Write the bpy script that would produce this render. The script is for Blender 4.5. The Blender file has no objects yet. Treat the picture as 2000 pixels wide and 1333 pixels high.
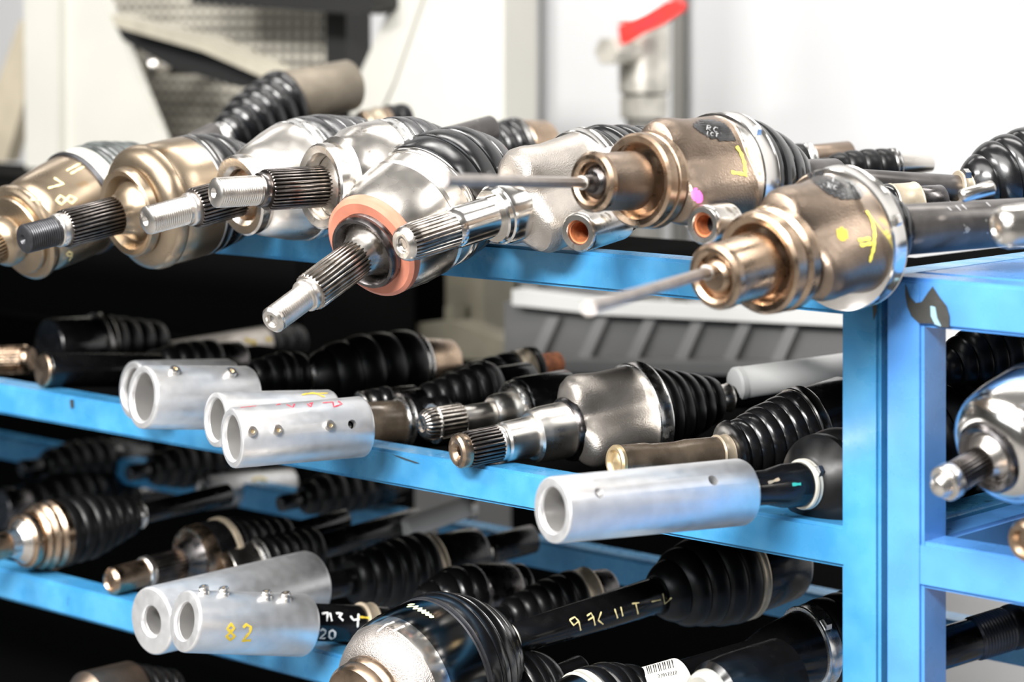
import bpy, bmesh, math, random
from mathutils import Vector, Matrix
from mathutils.bvhtree import BVHTree
from math import sin, cos, pi, radians
random.seed(4)
S = bpy.context.scene
COL = S.collection

# ------------------------------------------------------------------ camera
FPX = 4722.0                      # focal length for a 2000 px wide frame (85 mm on 36 mm)
CAM = Vector((0.7765, -1.119, 1.16))
YAW = radians(47.5)
FW = Vector((-cos(YAW), sin(YAW), 0)); RT = Vector((sin(YAW), cos(YAW), 0)); UP = Vector((0, 0, 1))
HOR = 50.0                        # image row of the horizon (level camera, lens shifted down)
cd = bpy.data.cameras.new('camera'); cam = bpy.data.objects.new('camera', cd); COL.objects.link(cam)
cam.location = CAM
cam.rotation_euler = (pi/2, 0, pi/2 - YAW)
cd.lens = 85.0; cd.sensor_width = 36.0; cd.shift_y = -(666.5 - HOR)/2000.0
cd.clip_start = 0.05; cd.clip_end = 50
cd.dof.use_dof = True; cd.dof.focus_distance = 1.47; cd.dof.aperture_fstop = 7.2
cd.dof.aperture_blades = 0
S.camera = cam

# ------------------------------------------------------------------ world, lamps, exposure
W = bpy.data.worlds.new('world'); S.world = W; W.use_nodes = True
W.node_tree.nodes['Background'].inputs[0].default_value = (0.9, 0.95, 1, 1)
W.node_tree.nodes['Background'].inputs[1].default_value = 0.02
S.view_settings.view_transform = 'Standard'; S.view_settings.look = 'None'
S.view_settings.gamma = 1.0; S.view_settings.use_curve_mapping = False
S.view_settings.exposure = 0.2
def lamp(name, loc, sx, sy, power, rot=(0, 0, 0), col=(1, 0.98, 0.95)):
    l = bpy.data.lights.new(name, 'AREA'); l.shape = 'RECTANGLE'; l.size = sx; l.size_y = sy; l.energy = power; l.color = col
    o = bpy.data.objects.new(name, l); COL.objects.link(o); o.location = loc; o.rotation_euler = rot
lamp('ceiling_lamp', (0.45, -2.0, 2.35), 1.2, 0.40, 155, (radians(45), 0, 0.05))
lamp('ceiling_lamp', (-1.5, -1.9, 2.5), 1.2, 0.35, 70, (radians(35), 0, 0.05))
lamp('ceiling_lamp', (1.3, 0.55, 2.60), 1.3, 0.30, 13, (0, 0, 0.1))
lamp('ceiling_lamp', (-0.5, 0.60, 2.60), 1.3, 0.30, 15, (0, 0, 0.1))
lamp('ceiling_lamp', (-2.4, 0.60, 2.60), 1.3, 0.30, 6, (0, 0, 0.1))
lamp('overhead_fill', (-0.2, -1.1, 2.62), 2.4, 1.0, 44)  # broad soft fill added overhead to brighten the steel stubs
lamp('front_fill', (-0.3, -3.0, 1.9), 2.4, 0.9, 26, (radians(80), 0, 0), (0.93, 0.97, 1))  # low front fill added to brighten the metal; no window stands here

# ------------------------------------------------------------------ materials
MATS = {}
def mat(name, base, rough=0.4, metal=0.0, spec=0.5, noise=0, nscale=60, dark=None, rvar=0.0, bump=0, bscale=300, coat=0.0,
        spots=None, spot_scale=40, spot_at=0.62, stretch=None):
    m = bpy.data.materials.new(name); m.use_nodes = True; n = m.node_tree; L = n.links
    b = n.nodes['Principled BSDF']
    b.inputs['Base Color'].default_value = (*base, 1); b.inputs['Roughness'].default_value = rough
    b.inputs['Metallic'].default_value = metal; b.inputs['Specular IOR Level'].default_value = spec
    b.inputs['Coat Weight'].default_value = coat; b.inputs['Coat Roughness'].default_value = 0.12
    tc = n.nodes.new('ShaderNodeTexCoord'); vec = tc.outputs['Object']
    if stretch:
        mp = n.nodes.new('ShaderNodeMapping'); mp.inputs['Scale'].default_value = stretch; L.new(vec, mp.inputs[0]); vec = mp.outputs[0]
    def nz(sc, det=4):
        t = n.nodes.new('ShaderNodeTexNoise'); t.inputs['Scale'].default_value = sc; t.inputs['Detail'].default_value = det
        L.new(vec, t.inputs['Vector']); return t.outputs['Fac']
    def ramp(src, a, c, c0, c1):
        r = n.nodes.new('ShaderNodeValToRGB'); e = r.color_ramp.elements
        e[0].position = a; e[1].position = c; e[0].color = c0; e[1].color = c1; L.new(src, r.inputs[0]); return r.outputs[0]
    cout = None
    if noise:
        dk = dark or tuple(c*(1-noise) for c in base)
        cout = ramp(nz(nscale), 0.38, 0.62, (*dk, 1), (*base, 1))
    if spots:
        f = ramp(nz(spot_scale, 6), spot_at, spot_at+0.04, (0, 0, 0, 1), (1, 1, 1, 1))
        mx = n.nodes.new('ShaderNodeMix'); mx.data_type = 'RGBA'; L.new(f, mx.inputs[0])
        if cout: L.new(cout, mx.inputs[6])
        else: mx.inputs[6].default_value = (*base, 1)
        mx.inputs[7].default_value = (*spots, 1); cout = mx.outputs[2]
    if cout: L.new(cout, b.inputs['Base Color'])
    if rvar:
        r = ramp(nz(nscale*1.7), 0.35, 0.65, (rough-rvar,)*3+(1,), (rough+rvar,)*3+(1,)); L.new(r, b.inputs['Roughness'])
    if bump:
        bp = n.nodes.new('ShaderNodeBump'); bp.inputs['Strength'].default_value = bump; bp.inputs['Distance'].default_value = 0.001
        L.new(nz(bscale), bp.inputs['Height']); L.new(bp.outputs[0], b.inputs['Normal'])
    MATS[name] = m; return m
mat('steel', (0.80, 0.76, 0.71), 0.30, 1, noise=0.12, nscale=40, rvar=0.04)
mat('polished', (0.78, 0.75, 0.71), 0.17, 1, noise=0.15, nscale=30, rvar=0.03)
mat('steelworn', (0.74, 0.70, 0.65), 0.25, 1, spots=(0.30, 0.26, 0.21), spot_scale=55, spot_at=0.66, noise=0.12, nscale=30, rvar=0.05)
mat('cast', (0.46, 0.42, 0.38), 0.38, 0.95, noise=0.2, nscale=50, bump=0.3, bscale=1100)
mat('castbright', (0.44, 0.40, 0.37), 0.38, 1.0, noise=0.2, nscale=60, bump=0.7, bscale=1300)
mat('castbrown', (0.26, 0.20, 0.155), 0.36, 0.95, noise=0.3, nscale=50, bump=0.25, bscale=900)
mat('bronze', (0.48, 0.355, 0.255), 0.30, 1, noise=0.3, nscale=70, rvar=0.08)
mat('brass', (0.40, 0.315, 0.225), 0.30, 0.95, noise=0.15, nscale=30, spots=(0.36, 0.25, 0.15), spot_scale=45, spot_at=0.66, rvar=0.04)
mat('darksteel', (0.16, 0.15, 0.15), 0.28, 1, noise=0.4, nscale=90, rvar=0.08)
mat('oxide', (0.045, 0.045, 0.05), 0.33, 0.6, noise=0.3, nscale=120)
mat('groovedark', (0.02, 0.018, 0.016), 0.4, 0.3)
mat('spline', (0.50, 0.46, 0.42), 0.25, 1, noise=0.4, nscale=120)
mat('splinedark', (0.20, 0.18, 0.17), 0.27, 1, noise=0.4, nscale=120)
mat('copper', (0.62, 0.23, 0.15), 0.42, 0.25, noise=0.2, nscale=50)
mat('rubber', (0.0035, 0.0035, 0.0038), 0.36, 0, spec=0.28, rvar=0.06, nscale=60)
mat('rubbershiny', (0.005, 0.005, 0.0055), 0.22, 0, spec=0.6, rvar=0.06, nscale=60)
mat('rubberdusty', (0.05, 0.05, 0.052), 0.26, 0.25, spec=0.9, noise=0.7, nscale=70, rvar=0.08)
mat('rubbergreen', (0.055, 0.065, 0.062), 0.28, 0, spec=0.8, noise=0.6, nscale=60)
mat('blackpaint', (0.004, 0.004, 0.0045), 0.22, 0, spec=0.6, noise=0.3, nscale=60, rvar=0.08)
mat('brownpaint', (0.11, 0.085, 0.062), 0.25, 0.35, spec=0.6, noise=0.5, nscale=70, rvar=0.08)
mat('barsteel', (0.13, 0.12, 0.115), 0.34, 0.7, noise=0.35, nscale=60, spots=(0.35, 0.33, 0.3), spot_scale=150, spot_at=0.68)
mat('band', (0.80, 0.79, 0.77), 0.26, 1, rvar=0.06, nscale=100)
mat('bandcream', (0.72, 0.70, 0.62), 0.35, 0.5, noise=0.15)
mat('banddark', (0.22, 0.215, 0.21), 0.25, 1)
mat('bandbeige', (0.55, 0.46, 0.34), 0.38, 0.6, noise=0.3)
mat('alushaded', (0.5, 0.49, 0.48), 0.35, 0.8)  # aluminium darkened to carry the shade inside the sleeve bores
mat('alu', (0.92, 0.92, 0.93), 0.38, 0.86, noise=0.08, nscale=90, rvar=0.04)
mat('alugrey', (0.50, 0.50, 0.50), 0.36, 1, noise=0.2, nscale=60)
mat('aluface', (0.90, 0.86, 0.85), 0.42, 0.85, noise=0.06, nscale=200)
mat('blue', (0.06, 0.255, 0.47), 0.30, 0, spec=0.5, noise=0.18, nscale=35, dark=(0.035, 0.20, 0.41), spots=(0.02, 0.05, 0.10), spot_scale=28, spot_at=0.735, rvar=0.07, bump=0.15, bscale=60, coat=0.25)
mat('blueside', (0.075, 0.25, 0.60), 0.30, 0, spec=0.5, noise=0.15, nscale=30, rvar=0.07, bump=0.15, bscale=60, coat=0.25, spots=(0.02, 0.05, 0.10), spot_scale=28, spot_at=0.74)
mat('chip', (0.035, 0.035, 0.032), 0.55, 0, bump=0.5, bscale=200)
mat('chiplight', (0.25, 0.42, 0.52), 0.5, 0)
mat('yellowchalk', (0.85, 0.74, 0.10), 0.8); mat('yellowpale', (0.80, 0.68, 0.34), 0.8); mat('whitechalk', (0.85, 0.85, 0.83), 0.8)
mat('pink', (0.85, 0.12, 0.50), 0.7); mat('redink', (0.50, 0.03, 0.06), 0.8); mat('yellowink', (0.62, 0.45, 0.04), 0.7); mat('teal', (0.03, 0.40, 0.36), 0.6)
mat('greenpaint', (0.52, 0.60, 0.34), 0.7); mat('greyink', (0.30, 0.30, 0.30), 0.6)
mat('rust', (0.42, 0.13, 0.045), 0.75, 0, noise=0.5, nscale=200); mat('white', (0.85, 0.85, 0.84), 0.5)
mat('paper', (0.78, 0.74, 0.66), 0.6); mat('inkblack', (0.015, 0.015, 0.015), 0.6); mat('void', (0.004, 0.004, 0.004), 0.9)
mat('beigeshaded', (0.12, 0.11, 0.08), 0.6, noise=0.3, nscale=14)  # beige darkened to carry the shade below the top shelf
mat('reflectdark', (0.12, 0.115, 0.11), 0.16, 1)  # darker steel painting the dark reflection on a polished housing
mat('beigemetal', (0.20, 0.17, 0.13), 0.5, 0.4, noise=0.2)
mat('goldcore', (0.75, 0.58, 0.34), 0.35, 0.9)
mat('wallwhite', (0.53, 0.53, 0.535), 0.75, noise=0.03, nscale=1.5)
mat('wallgrey', (0.10, 0.10, 0.10), 0.8, noise=0.3, nscale=2); mat('ceil', (0.2, 0.2, 0.2), 0.8); mat('concrete', (0.2, 0.195, 0.19), 0.7, noise=0.3, nscale=4)
mat('cream', (0.50, 0.49, 0.445), 0.45, noise=0.05, nscale=8, spots=(0.35, 0.31, 0.24), spot_scale=22, spot_at=0.74)
mat('creamedge', (0.38, 0.35, 0.28), 0.5, noise=0.25, nscale=14)
mat('mesh', (0.52, 0.49, 0.42), 0.45, 0.2, noise=0.25, nscale=10); mat('blackmachine', (0.012, 0.012, 0.012), 0.5)
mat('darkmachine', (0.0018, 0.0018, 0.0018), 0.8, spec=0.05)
mat('blockerdark', (0.004, 0.004, 0.004), 1.0, spec=0.0)
mat('greymachine', (0.085, 0.085, 0.085), 0.5, noise=0.2, nscale=6); mat('greymachine2', (0.12, 0.12, 0.12), 0.45); mat('greylip', (0.40, 0.40, 0.39), 0.45)
mat('beige', (0.42, 0.37, 0.28), 0.6, noise=0.2, nscale=10); mat('lever', (0.85, 0.035, 0.03), 0.35); mat('nickel', (0.72, 0.69, 0.62), 0.4, 0.6, noise=0.35, nscale=40)
mat('darkpipe', (0.16, 0.155, 0.14), 0.5); mat('greypipe', (0.42, 0.415, 0.40), 0.5)

# ------------------------------------------------------------------ helpers
def link(name, verts, faces, m, parent=None, sharp=35, kind=None, smooth=True):
    me = bpy.data.meshes.new(name); me.from_pydata([tuple(v) for v in verts], [], faces); me.materials.append(MATS[m])
    me.update()
    bm = bmesh.new(); bm.from_mesh(me); bmesh.ops.recalc_face_normals(bm, faces=bm.faces); bm.to_mesh(me); bm.free()
    if smooth:
        me.shade_smooth(); me.set_sharp_from_angle(angle=radians(sharp))
    o = bpy.data.objects.new(name, me); COL.objects.link(o)
    if parent: o.parent = parent
    if kind: o['kind'] = kind
    return o
def tag(o, label, cat, group=None):
    o['label'] = label; o['category'] = cat
    if group: o['group'] = group
    return o
def empty(name, loc, label=None, cat=None, group=None):
    o = bpy.data.objects.new(name, None); COL.objects.link(o); o.location = loc; o.empty_display_size = 0.02
    if label: tag(o, label, cat, group)
    return o
def ray(px, py): return FW + RT*((px-1000)/FPX) + UP*(-(py-HOR)/FPX)
def at(px, py, Y):
    v = ray(px, py); return CAM + v*((Y-CAM.y)/v.y)
def pix(p):
    d = (p-CAM).dot(FW); return 1000+FPX*(p-CAM).dot(RT)/d, HOR-FPX*(p-CAM).z/d, d
def boxm(name, x0, x1, y0, y1, z0, z1, m, parent=None, bev=0.0015, kind=None):
    bm = bmesh.new(); bmesh.ops.create_cube(bm, size=1)
    for v in bm.verts: v.co = Vector(((x0+x1)/2+v.co.x*(x1-x0), (y0+y1)/2+v.co.y*(y1-y0), (z0+z1)/2+v.co.z*(z1-z0)))
    if bev: bmesh.ops.bevel(bm, geom=bm.edges[:], offset=bev, segments=2, affect='EDGES')
    vs = [v.co.copy() for v in bm.verts]; fs = [[v.index for v in f.verts] for f in bm.faces]; bm.free()
    if parent: vs = [v-parent.location for v in vs]
    return link(name, vs, fs, m, parent, kind=kind)
def prism(name, poly, Y, th, m, parent=None, kind=None):
    """a plate standing in the plane y=Y, th thick; poly = its outline"""
    pts = [at(x, y, Y) for x, y in poly]; n = len(pts)
    vs = pts + [p+Vector((0, th, 0)) for p in pts]
    if parent: vs = [v-parent.location for v in vs]
    fs = [list(range(n)), list(range(2*n-1, n-1, -1))] + [[i, (i+1) % n, (i+1) % n+n, i+n] for i in range(n)]
    return link(name, vs, fs, m, parent, smooth=False, kind=kind)
def tube(name, p0, p1, r0, m, parent=None, r1=None, n=32, prof=None, rect=None):
    d = (p1-p0).normalized(); a = d.cross(UP).normalized() if abs(d.z) < .98 else Vector((1, 0, 0)); b = d.cross(a).normalized()
    L = (p1-p0).length; r1 = r0 if r1 is None else r1
    prof = prof or [(0, 0), (0, r0*.93), (r0*.07, r0), (L-r1*.07, r1), (L, r1*.93), (L, 0)]
    vs = []; fs = []; off = parent.location if parent else Vector()
    for s, r in prof:
        for k in range(n):
            f = 2*pi*k/n
            if rect: rr = 1/max(abs(cos(f))/rect, abs(sin(f))); vs.append(p0+d*s+(a*cos(f)+b*sin(f))*r*rr-off)
            else: vs.append(p0+d*s+(a*cos(f)+b*sin(f))*r-off)
    for i in range(len(prof)-1):
        for k in range(n): fs.append([i*n+k, i*n+(k+1) % n, (i+1)*n+(k+1) % n, (i+1)*n+k])
    return link(name, vs, fs, m, parent)

# ---- turned parts: profiles are (t, r) along the axis of the thing -------------
RAILTOP = {1: 1.0216, 2: 0.8801, 3: 0.7364}
def thr(t0, t1, r, pitch=4.2, a=1.4):
    out = [(t0+9, 0), (t0+6, r*.12), (t0, r*.30), (t0-1, r*.34), (t0, r*.80), (t0+3, r*.97)]; t = t0+5
    while t < t1-pitch: out += [(t, r), (t+pitch*.5, r-a)]; t += pitch
    return out+[(t1, r*.96), (t1, 0)]
def boot(env, n, amp, flat=False):
    t0, t1 = env[0][0], env[-1][0]
    def E(t):
        for (a, ra), (b, rb) in zip(env, env[1:]):
            if t <= b: return ra+(rb-ra)*(t-a)/(b-a)
        return env[-1][1]
    out = [(t0, 0)]
    for i in range(n):
        for u, w in (((0, 0), (.03, .5), (.08, .85), (.2, .97), (.5, 1), (.8, .97), (.92, .85), (.97, .5)) if flat else
                     ((0, 0), (.09, .5), (.22, .85), (.4, 1), (.58, 1), (.76, .88), (.9, .55), (.97, .15))):
            t = t0+(t1-t0)*(i+u)/n
            out.append((t, E(t)-amp*(1-w)))
    return out+[(t1, E(t1)-amp), (t1, 0)]
def cyl(t0, t1, r, r1=None, c=2.5):
    r1 = r if r1 is None else r1
    return [(t0, 0), (t0, r-c), (t0+c*.5, r-c*.3), (t0+c, r), (t1-c, r1), (t1-c*.5, r1-c*.3), (t1, r1-c), (t1, 0)]
def band(t0, t1, r):
    return [(t0, 0), (t0, r-3), (t0+.5, r), (t0+3, r+1.6), (t0+5, r+.3), ((t0+t1)/2, r), (t1-5, r+.3), (t1-3, r+1.6), (t1-.5, r), (t1, r-3), (t1, 0)]

class Thing:
    """one shaft / joint / sleeve; axis = image slope ang, th = angle between axis and line of sight"""
    def __init__(s, name, label, cat, tip, ang, th, parts, rest=None, Y=None, d=None, bend=None, group=None, T=None):
        T = T or max(p[0] for q in parts for p in q[2])
        s.T = T
        def run(k):
            v = ray(*tip); P = CAM+v*k; dr = None; out = []; t = 0.0; st = 2.0
            def dirof(P, ang, th):
                x, y, dd = pix(P); vv = ray(x, y).normalized(); w = ray(x+10*cos(radians(ang)), y+10*sin(radians(ang)))
                e = (w-vv*w.dot(vv)).normalized(); return vv*cos(radians(th))+e*sin(radians(th))
            d0 = dirof(P, ang, th); dr = d0; d1 = None
            while t <= T+40:
                if bend and t >= bend[0]:
                    if d1 is None: d1 = dirof(P, bend[2], bend[3])
                    u = min(1, (t-bend[0])/max(1, bend[1]-bend[0])); dr = (d0*(1-u)+d1*u).normalized()
                out.append((t, P.copy(), dr.copy()))
                x0, y0, _ = pix(P); x1, y1, _ = pix(P+dr*0.001); q = math.hypot(x1-x0, y1-y0)*1000
                P = P+dr*(st/q); t += st
            return out
        if rest:
            base = run(1.4)
            env = [p for q in parts for p in q[2]]
            def rad(t):
                c = [r for (tt, r) in env if abs(tt-t) < 14]; return max(c) if c else 0
            samp = [(P, dr, rad(t)) for t, P, dr in base[::3] if rad(t) > 0]
            def gap(k):
                g = None; f = k/1.4; ys = []
                for P, dr, r in samp:
                    Q = CAM+(P-CAM)*f; dep = (Q-CAM).dot(FW); ys.append((Q, r*dep/FPX*math.sqrt(max(0, 1-dr.z**2))))
                inn = [z for z in ys if 0 <= z[0].y <= 0.026]
                if not inn: inn = [min(ys, key=lambda z: abs(z[0].y-0.013))]
                return min(Q.z-r for Q, r in inn)-RAILTOP[rest]
            lo, hi = 0.8, 2.4
            for _ in range(40):
                mid = (lo+hi)/2
                if gap(mid) > 0: lo = mid
                else: hi = mid
            k = lo
        elif d: k = d
        else:
            v = ray(*tip); k = (Y-CAM.y)/v.y
        s.path = run(k); s.k = k
        s.root = empty(name, s.path[0][1], label, cat, group)
        print('%-16s d=%.3f Y=%.3f z=%.3f maxdia=%.0fmm  %s' % (name, k, s.path[0][1].y, s.path[0][1].z, 2000*max(p[1]*k/FPX for q in parts for p in q[2]), label[:40]))
        s.parts = {}
        for q in parts: s.add(*q)
    def frame(s, t):
        i = min(max(0, int(t//2)), len(s.path)-2); (t0, P0, d0), (_, P1, d1) = s.path[i], s.path[i+1]
        u = (t-t0)/2.0; return P0+(P1-P0)*u, (d0*(1-u)+d1*u).normalized()
    def add(s, name, m, prof, opt=None):
        opt = opt or {}; n = opt.get('n', 64); loop = opt.get('loop'); teeth = opt.get('teeth'); lobes = opt.get('lobe'); ph = radians(opt.get('ph', 0))
        if teeth: n = teeth*6
        vs = []; fs = []; o = s.root.location
        for i, (t, r) in enumerate(prof):
            P, d = s.frame(t); sc = (P-CAM).dot(FW)/FPX
            a = d.cross(UP).normalized(); b = a.cross(d).normalized()
            for k in range(n):
                f = 2*pi*k/n; rr = r
                if teeth and 2 <= i < len(prof)-2: rr = r-opt.get('depth', 4.5)*(0, .12, 1, 1, .12, 0)[k % 6]
                if lobes:
                    w = lobes(t) if callable(lobes) else lobes
                    c = cos(3*(f-ph)); rr = r*(1-w*(0.5-0.5*c)**1.15)
                if opt.get('hex'):
                    g = (f+ph) % (pi/3)-pi/6; rr = r*cos(pi/6)/cos(g)
                vs.append(P+(a*cos(f)+b*sin(f))*rr*sc-o)
        m_ = len(prof)
        for i in range(m_ if loop else m_-1):
            j = (i+1) % m_
            for k in range(n):
                l = (k+1) % n; fs.append([i*n+k, i*n+l, j*n+l, j*n+k])
        nf = len(fs)
        par = s.parts[opt['under']] if opt.get('under') else s.root
        ob = link(name, vs, fs, m, None, sharp=opt.get('sharp', 32))
        ob.parent = par
        if teeth:
            ob.data.materials.append(MATS['groovedark']); mi = [1 if (q % n) % 6 in (2,) and 2 <= q//n < m_-3 else 0 for q in range(nf)]  # valley floors between the teeth get a near-black material
            ob.data.polygons.foreach_set('material_index', mi)
        if opt.get('label'): ob['label'] = opt['label']
        s.parts.setdefault(name, ob); return ob
    # ---- things on the skin of a part
    def bvh(s, names=None):
        vs = []; fs = []
        for ch in s.root.children_recursive:
            if ch.type != 'MESH' or ch.get('mark'): continue
            o = len(vs); vs += [v.co+s.root.location for v in ch.data.vertices]; fs += [[o+i for i in p.vertices] for p in ch.data.polygons]
        return BVHTree.FromPolygons(vs, fs)
    def stroke(s, name, m, strokes, w=3.0, lift=0.0003, label=None, under=None):
        """painted or chalked writing lying on the skin of this thing"""
        T = s.bvh(); V = []; Fc = []; o = s.root.location
        for st in strokes:
            pts = []
            for (x0, y0), (x1, y1) in zip(st, st[1:]):
                k = max(1, int(math.hypot(x1-x0, y1-y0)/3))
                pts += [(x0+(x1-x0)*j/k, y0+(y1-y0)*j/k) for j in range(k)]
            pts.append(st[-1]); H = []
            for x, y in pts:
                v = ray(x, y).normalized(); loc, nn, _, _ = T.ray_cast(CAM, v)
                if loc is None: continue
                if nn.dot(v) > 0: nn = -nn
                H.append((loc+nn*lift, nn))
            if len(H) < 2: continue
            base = len(V)
            for i, (p, nn) in enumerate(H):
                q = H[min(i+1, len(H)-1)][0]-H[max(i-1, 0)][0]; sd = q.cross(nn)
                if sd.length < 1e-9: sd = Vector((1, 0, 0))
                ww = w*(p-CAM).dot(FW)/FPX*0.5*(0.8+0.2*sin(i*1.3)); sd = sd.normalized()*ww
                V += [p-sd-o, p+sd-o]
            for i in range(len(H)-1): Fc.append([base+2*i, base+2*i+1, base+2*i+3, base+2*i+2])
        if not V: print('MARK MISSED', name, s.root['label']); return
        ob = link(name, V, Fc, m, None, smooth=False); ob.parent = s.parts[under] if under else s.root; ob['mark'] = 1
        if label: ob['label'] = label
        return ob
    def patch(s, name, m, poly, label=None, step=4):
        """paint blob or sticker on the skin: rows of quads"""
        ys = [p[1] for p in poly]; strokes = []; y = min(ys)+step/2
        while y < max(ys):
            xs = []
            for (x0, y0), (x1, y1) in zip(poly, poly[1:]+poly[:1]):
                if (y0 <= y) != (y1 <= y): xs.append(x0+(x1-x0)*(y-y0)/(y1-y0))
            xs.sort()
            if len(xs) >= 2: strokes.append([(xs[0], y), (xs[-1], y)])
            y += step
        return s.stroke(name, m, strokes, w=step*2.4, label=label)
    def hit(s, x, y):
        v = ray(x, y).normalized(); loc, nn, _, _ = s.bvh().ray_cast(CAM, v)
        if loc is None: return None, None
        return loc, (-nn if nn.dot(v) > 0 else nn)
    def screw(s, x, y, r=10, tall=9, nrm=None):
        loc, nn = s.hit(x, y)
        if loc is None: print('SCREW MISSED', x, y); return
        if nrm is not None: nn = nrm
        sc = (loc-CAM).dot(FW)/FPX; r *= sc; tall *= sc
        o = tube('set_screw', loc-nn*0.003, loc+nn*tall, r, 'steel', None, n=24,
                 prof=[(0, 0), (0, r), (.003+tall*.25, r), (.003+tall*.35, r*.86), (.003+tall*.45, r), (.003+tall*.8, r), (.003+tall*.86, r*.88), (.003+tall, r*.84), (.003+tall, r*.45), (.003+tall*.55, r*.42), (.003+tall*.55, 0)])
        for v in o.data.vertices: v.co -= s.root.location
        o.parent = s.root
        k = tube('screw_socket', loc+nn*tall*.56, loc+nn*tall*.62, r*.42, 'goldcore', None, n=6)
        for v in k.data.vertices: v.co -= s.root.location
        k.parent = o
    def drill(s, part, x, y, r=9, nrm=None):
        bpy.context.view_layer.update()
        ob = s.parts[part]; loc, nn = s.hit(x, y)
        if loc is None: return
        if nrm is not None: nn = nrm
        r *= (loc-CAM).dot(FW)/FPX
        c = tube('cutter', loc+nn*0.01, loc-nn*0.012, r, 'void', None, n=28); c.location = (0, 0, 0)
        for v in c.data.vertices: v.co -= s.root.location
        c.location = s.root.location
        md = ob.modifiers.new('b', 'BOOLEAN'); md.operation = 'DIFFERENCE'; md.object = c; md.solver = 'EXACT'
        dg = bpy.context.evaluated_depsgraph_get(); me = bpy.data.meshes.new_from_object(ob.evaluated_get(dg)); ob.modifiers.clear(); ob.data = me
        me.shade_smooth(); me.set_sharp_from_angle(angle=radians(32))
        while len(me.materials) > 1: me.materials.pop()
        bpy.data.objects.remove(c)
    def ear(s, t, r, ang, m='band', under='clamp', w=12, h=10):
        """crimped ear / buckle of a clamp"""
        P, d = s.frame(t); sc = (P-CAM).dot(FW)/FPX; a = d.cross(UP).normalized(); b = a.cross(d).normalized(); f = radians(ang)
        n = a*cos(f)+b*sin(f); q = P+n*r*sc; tg = d.cross(n)
        vs = []
        for sx, sy, sz in [(-1, -1, 0), (1, -1, 0), (1, 1, 0), (-1, 1, 0), (-.8, -.55, 1), (.8, -.55, 1), (.8, .55, 1), (-.8, .55, 1)]:
            vs.append(q+d*sx*w*.6*sc+tg*sy*w*sc+n*sz*h*sc-n*2*sc-s.root.location)
        o = link('clamp_ear', vs, [[0, 1, 2, 3], [4, 5, 6, 7], [0, 1, 5, 4], [1, 2, 6, 5], [2, 3, 7, 6], [3, 0, 4, 7]], m, None); o.parent = s.parts[under]

GL = {'0': [[(.5, 0), (.1, .25), (.1, .75), (.5, 1), (.9, .75), (.9, .25), (.5, 0)]], '1': [[(.15, .25), (.5, 0), (.5, 1)]],
      '2': [[(.1, .2), (.4, 0), (.85, .15), (.8, .45), (.1, 1), (.9, .95)]], '3': [[(.1, .05), (.8, .05), (.4, .45), (.85, .6), (.7, .95), (.1, 1)]],
      '4': [[(.3, 0), (.15, .6), (.9, .5)], [(.7, .2), (.65, 1)]], '5': [[(.85, 0), (.25, .05), (.2, .4), (.8, .5), (.75, .9), (.1, 1)]],
      '8': [[(.5, .5), (.15, .3), (.5, 0), (.85, .25), (.5, .5), (.1, .75), (.5, 1), (.9, .75), (.5, .5)]],
      '9': [[(.85, .3), (.5, .5), (.15, .3), (.4, 0), (.85, .15), (.8, .6), (.6, 1)]], '6': [[(.7, 0), (.2, .5), (.25, .95), (.8, .9), (.75, .55), (.25, .6)]],
      'C': [[(.9, .15), (.4, 0), (.1, .5), (.4, 1), (.9, .9)]], 'H': [[(.1, 0), (.1, 1)], [(.85, 0), (.85, 1)], [(.1, .5), (.85, .5)]],
      'A': [[(.05, 1), (.5, 0), (.95, 1)], [(.2, .65), (.8, .65)]], 'N': [[(.1, 1), (.1, 0), (.85, 1), (.85, 0)]],
      'V': [[(.05, 0), (.5, 1), (.95, 0)]], '-': [[(.1, .3), (.9, .25)]], 'Z': [[(.1, 0), (.9, 0), (.1, 1), (.9, 1)]], 'S': [[(.85, .1), (.4, 0), (.15, .25), (.8, .65), (.7, .95), (.1, 1)]],
      'R': [[(.1, 1), (.1, 0), (.8, .1), (.7, .45), (.1, .5), (.85, 1)]], 'T': [[(.05, 0), (.95, 0)], [(.5, 0), (.5, 1)]], 'L': [[(.1, 0), (.1, 1), (.9, 1)]], 'I': [[(.5, 0), (.5, 1)]]}
def glyphs(text, x, y, w, h, ang=0, gap=.3, up=None):
    """strokes of a written word starting at x, y (top left), running along ang"""
    ca, sa = cos(radians(ang)), sin(radians(ang)); ub = radians(ang+90 if up is None else up); cu, su = cos(ub), sin(ub); out = []
    for i, c in enumerate(text):
        for st in GL.get(c, []):
            out.append([(x+(i*(1+gap)+p)*w*ca+q*h*cu, y+(i*(1+gap)+p)*w*sa+q*h*su) for p, q in st])
    return out

# ------------------------------------------------------------------ the room
boxm('floor', -4.05, 3.05, -3.25, 1.45, -0.05, 0, 'concrete', bev=0, kind='structure')
boxm('ceiling', -4.05, 3.05, -3.25, 1.45, 2.75, 2.8, 'ceil', bev=0, kind='structure')
boxm('wall_back', -4.05, 3.05, 1.35, 1.45, 0, 2.75, 'wallwhite', bev=0, kind='structure')
boxm('wall_left', -4.05, -4.0, -3.25, 1.35, 0, 2.75, 'wallgrey', bev=0, kind='structure')
boxm('wall_right', 3.0, 3.05, -3.25, 1.35, 0, 2.75, 'wallgrey', bev=0, kind='structure')
boxm('wall_front', -4.0, 3.0, -3.25, -3.2, 0, 2.75, 'wallgrey', bev=0, kind='structure')

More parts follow.
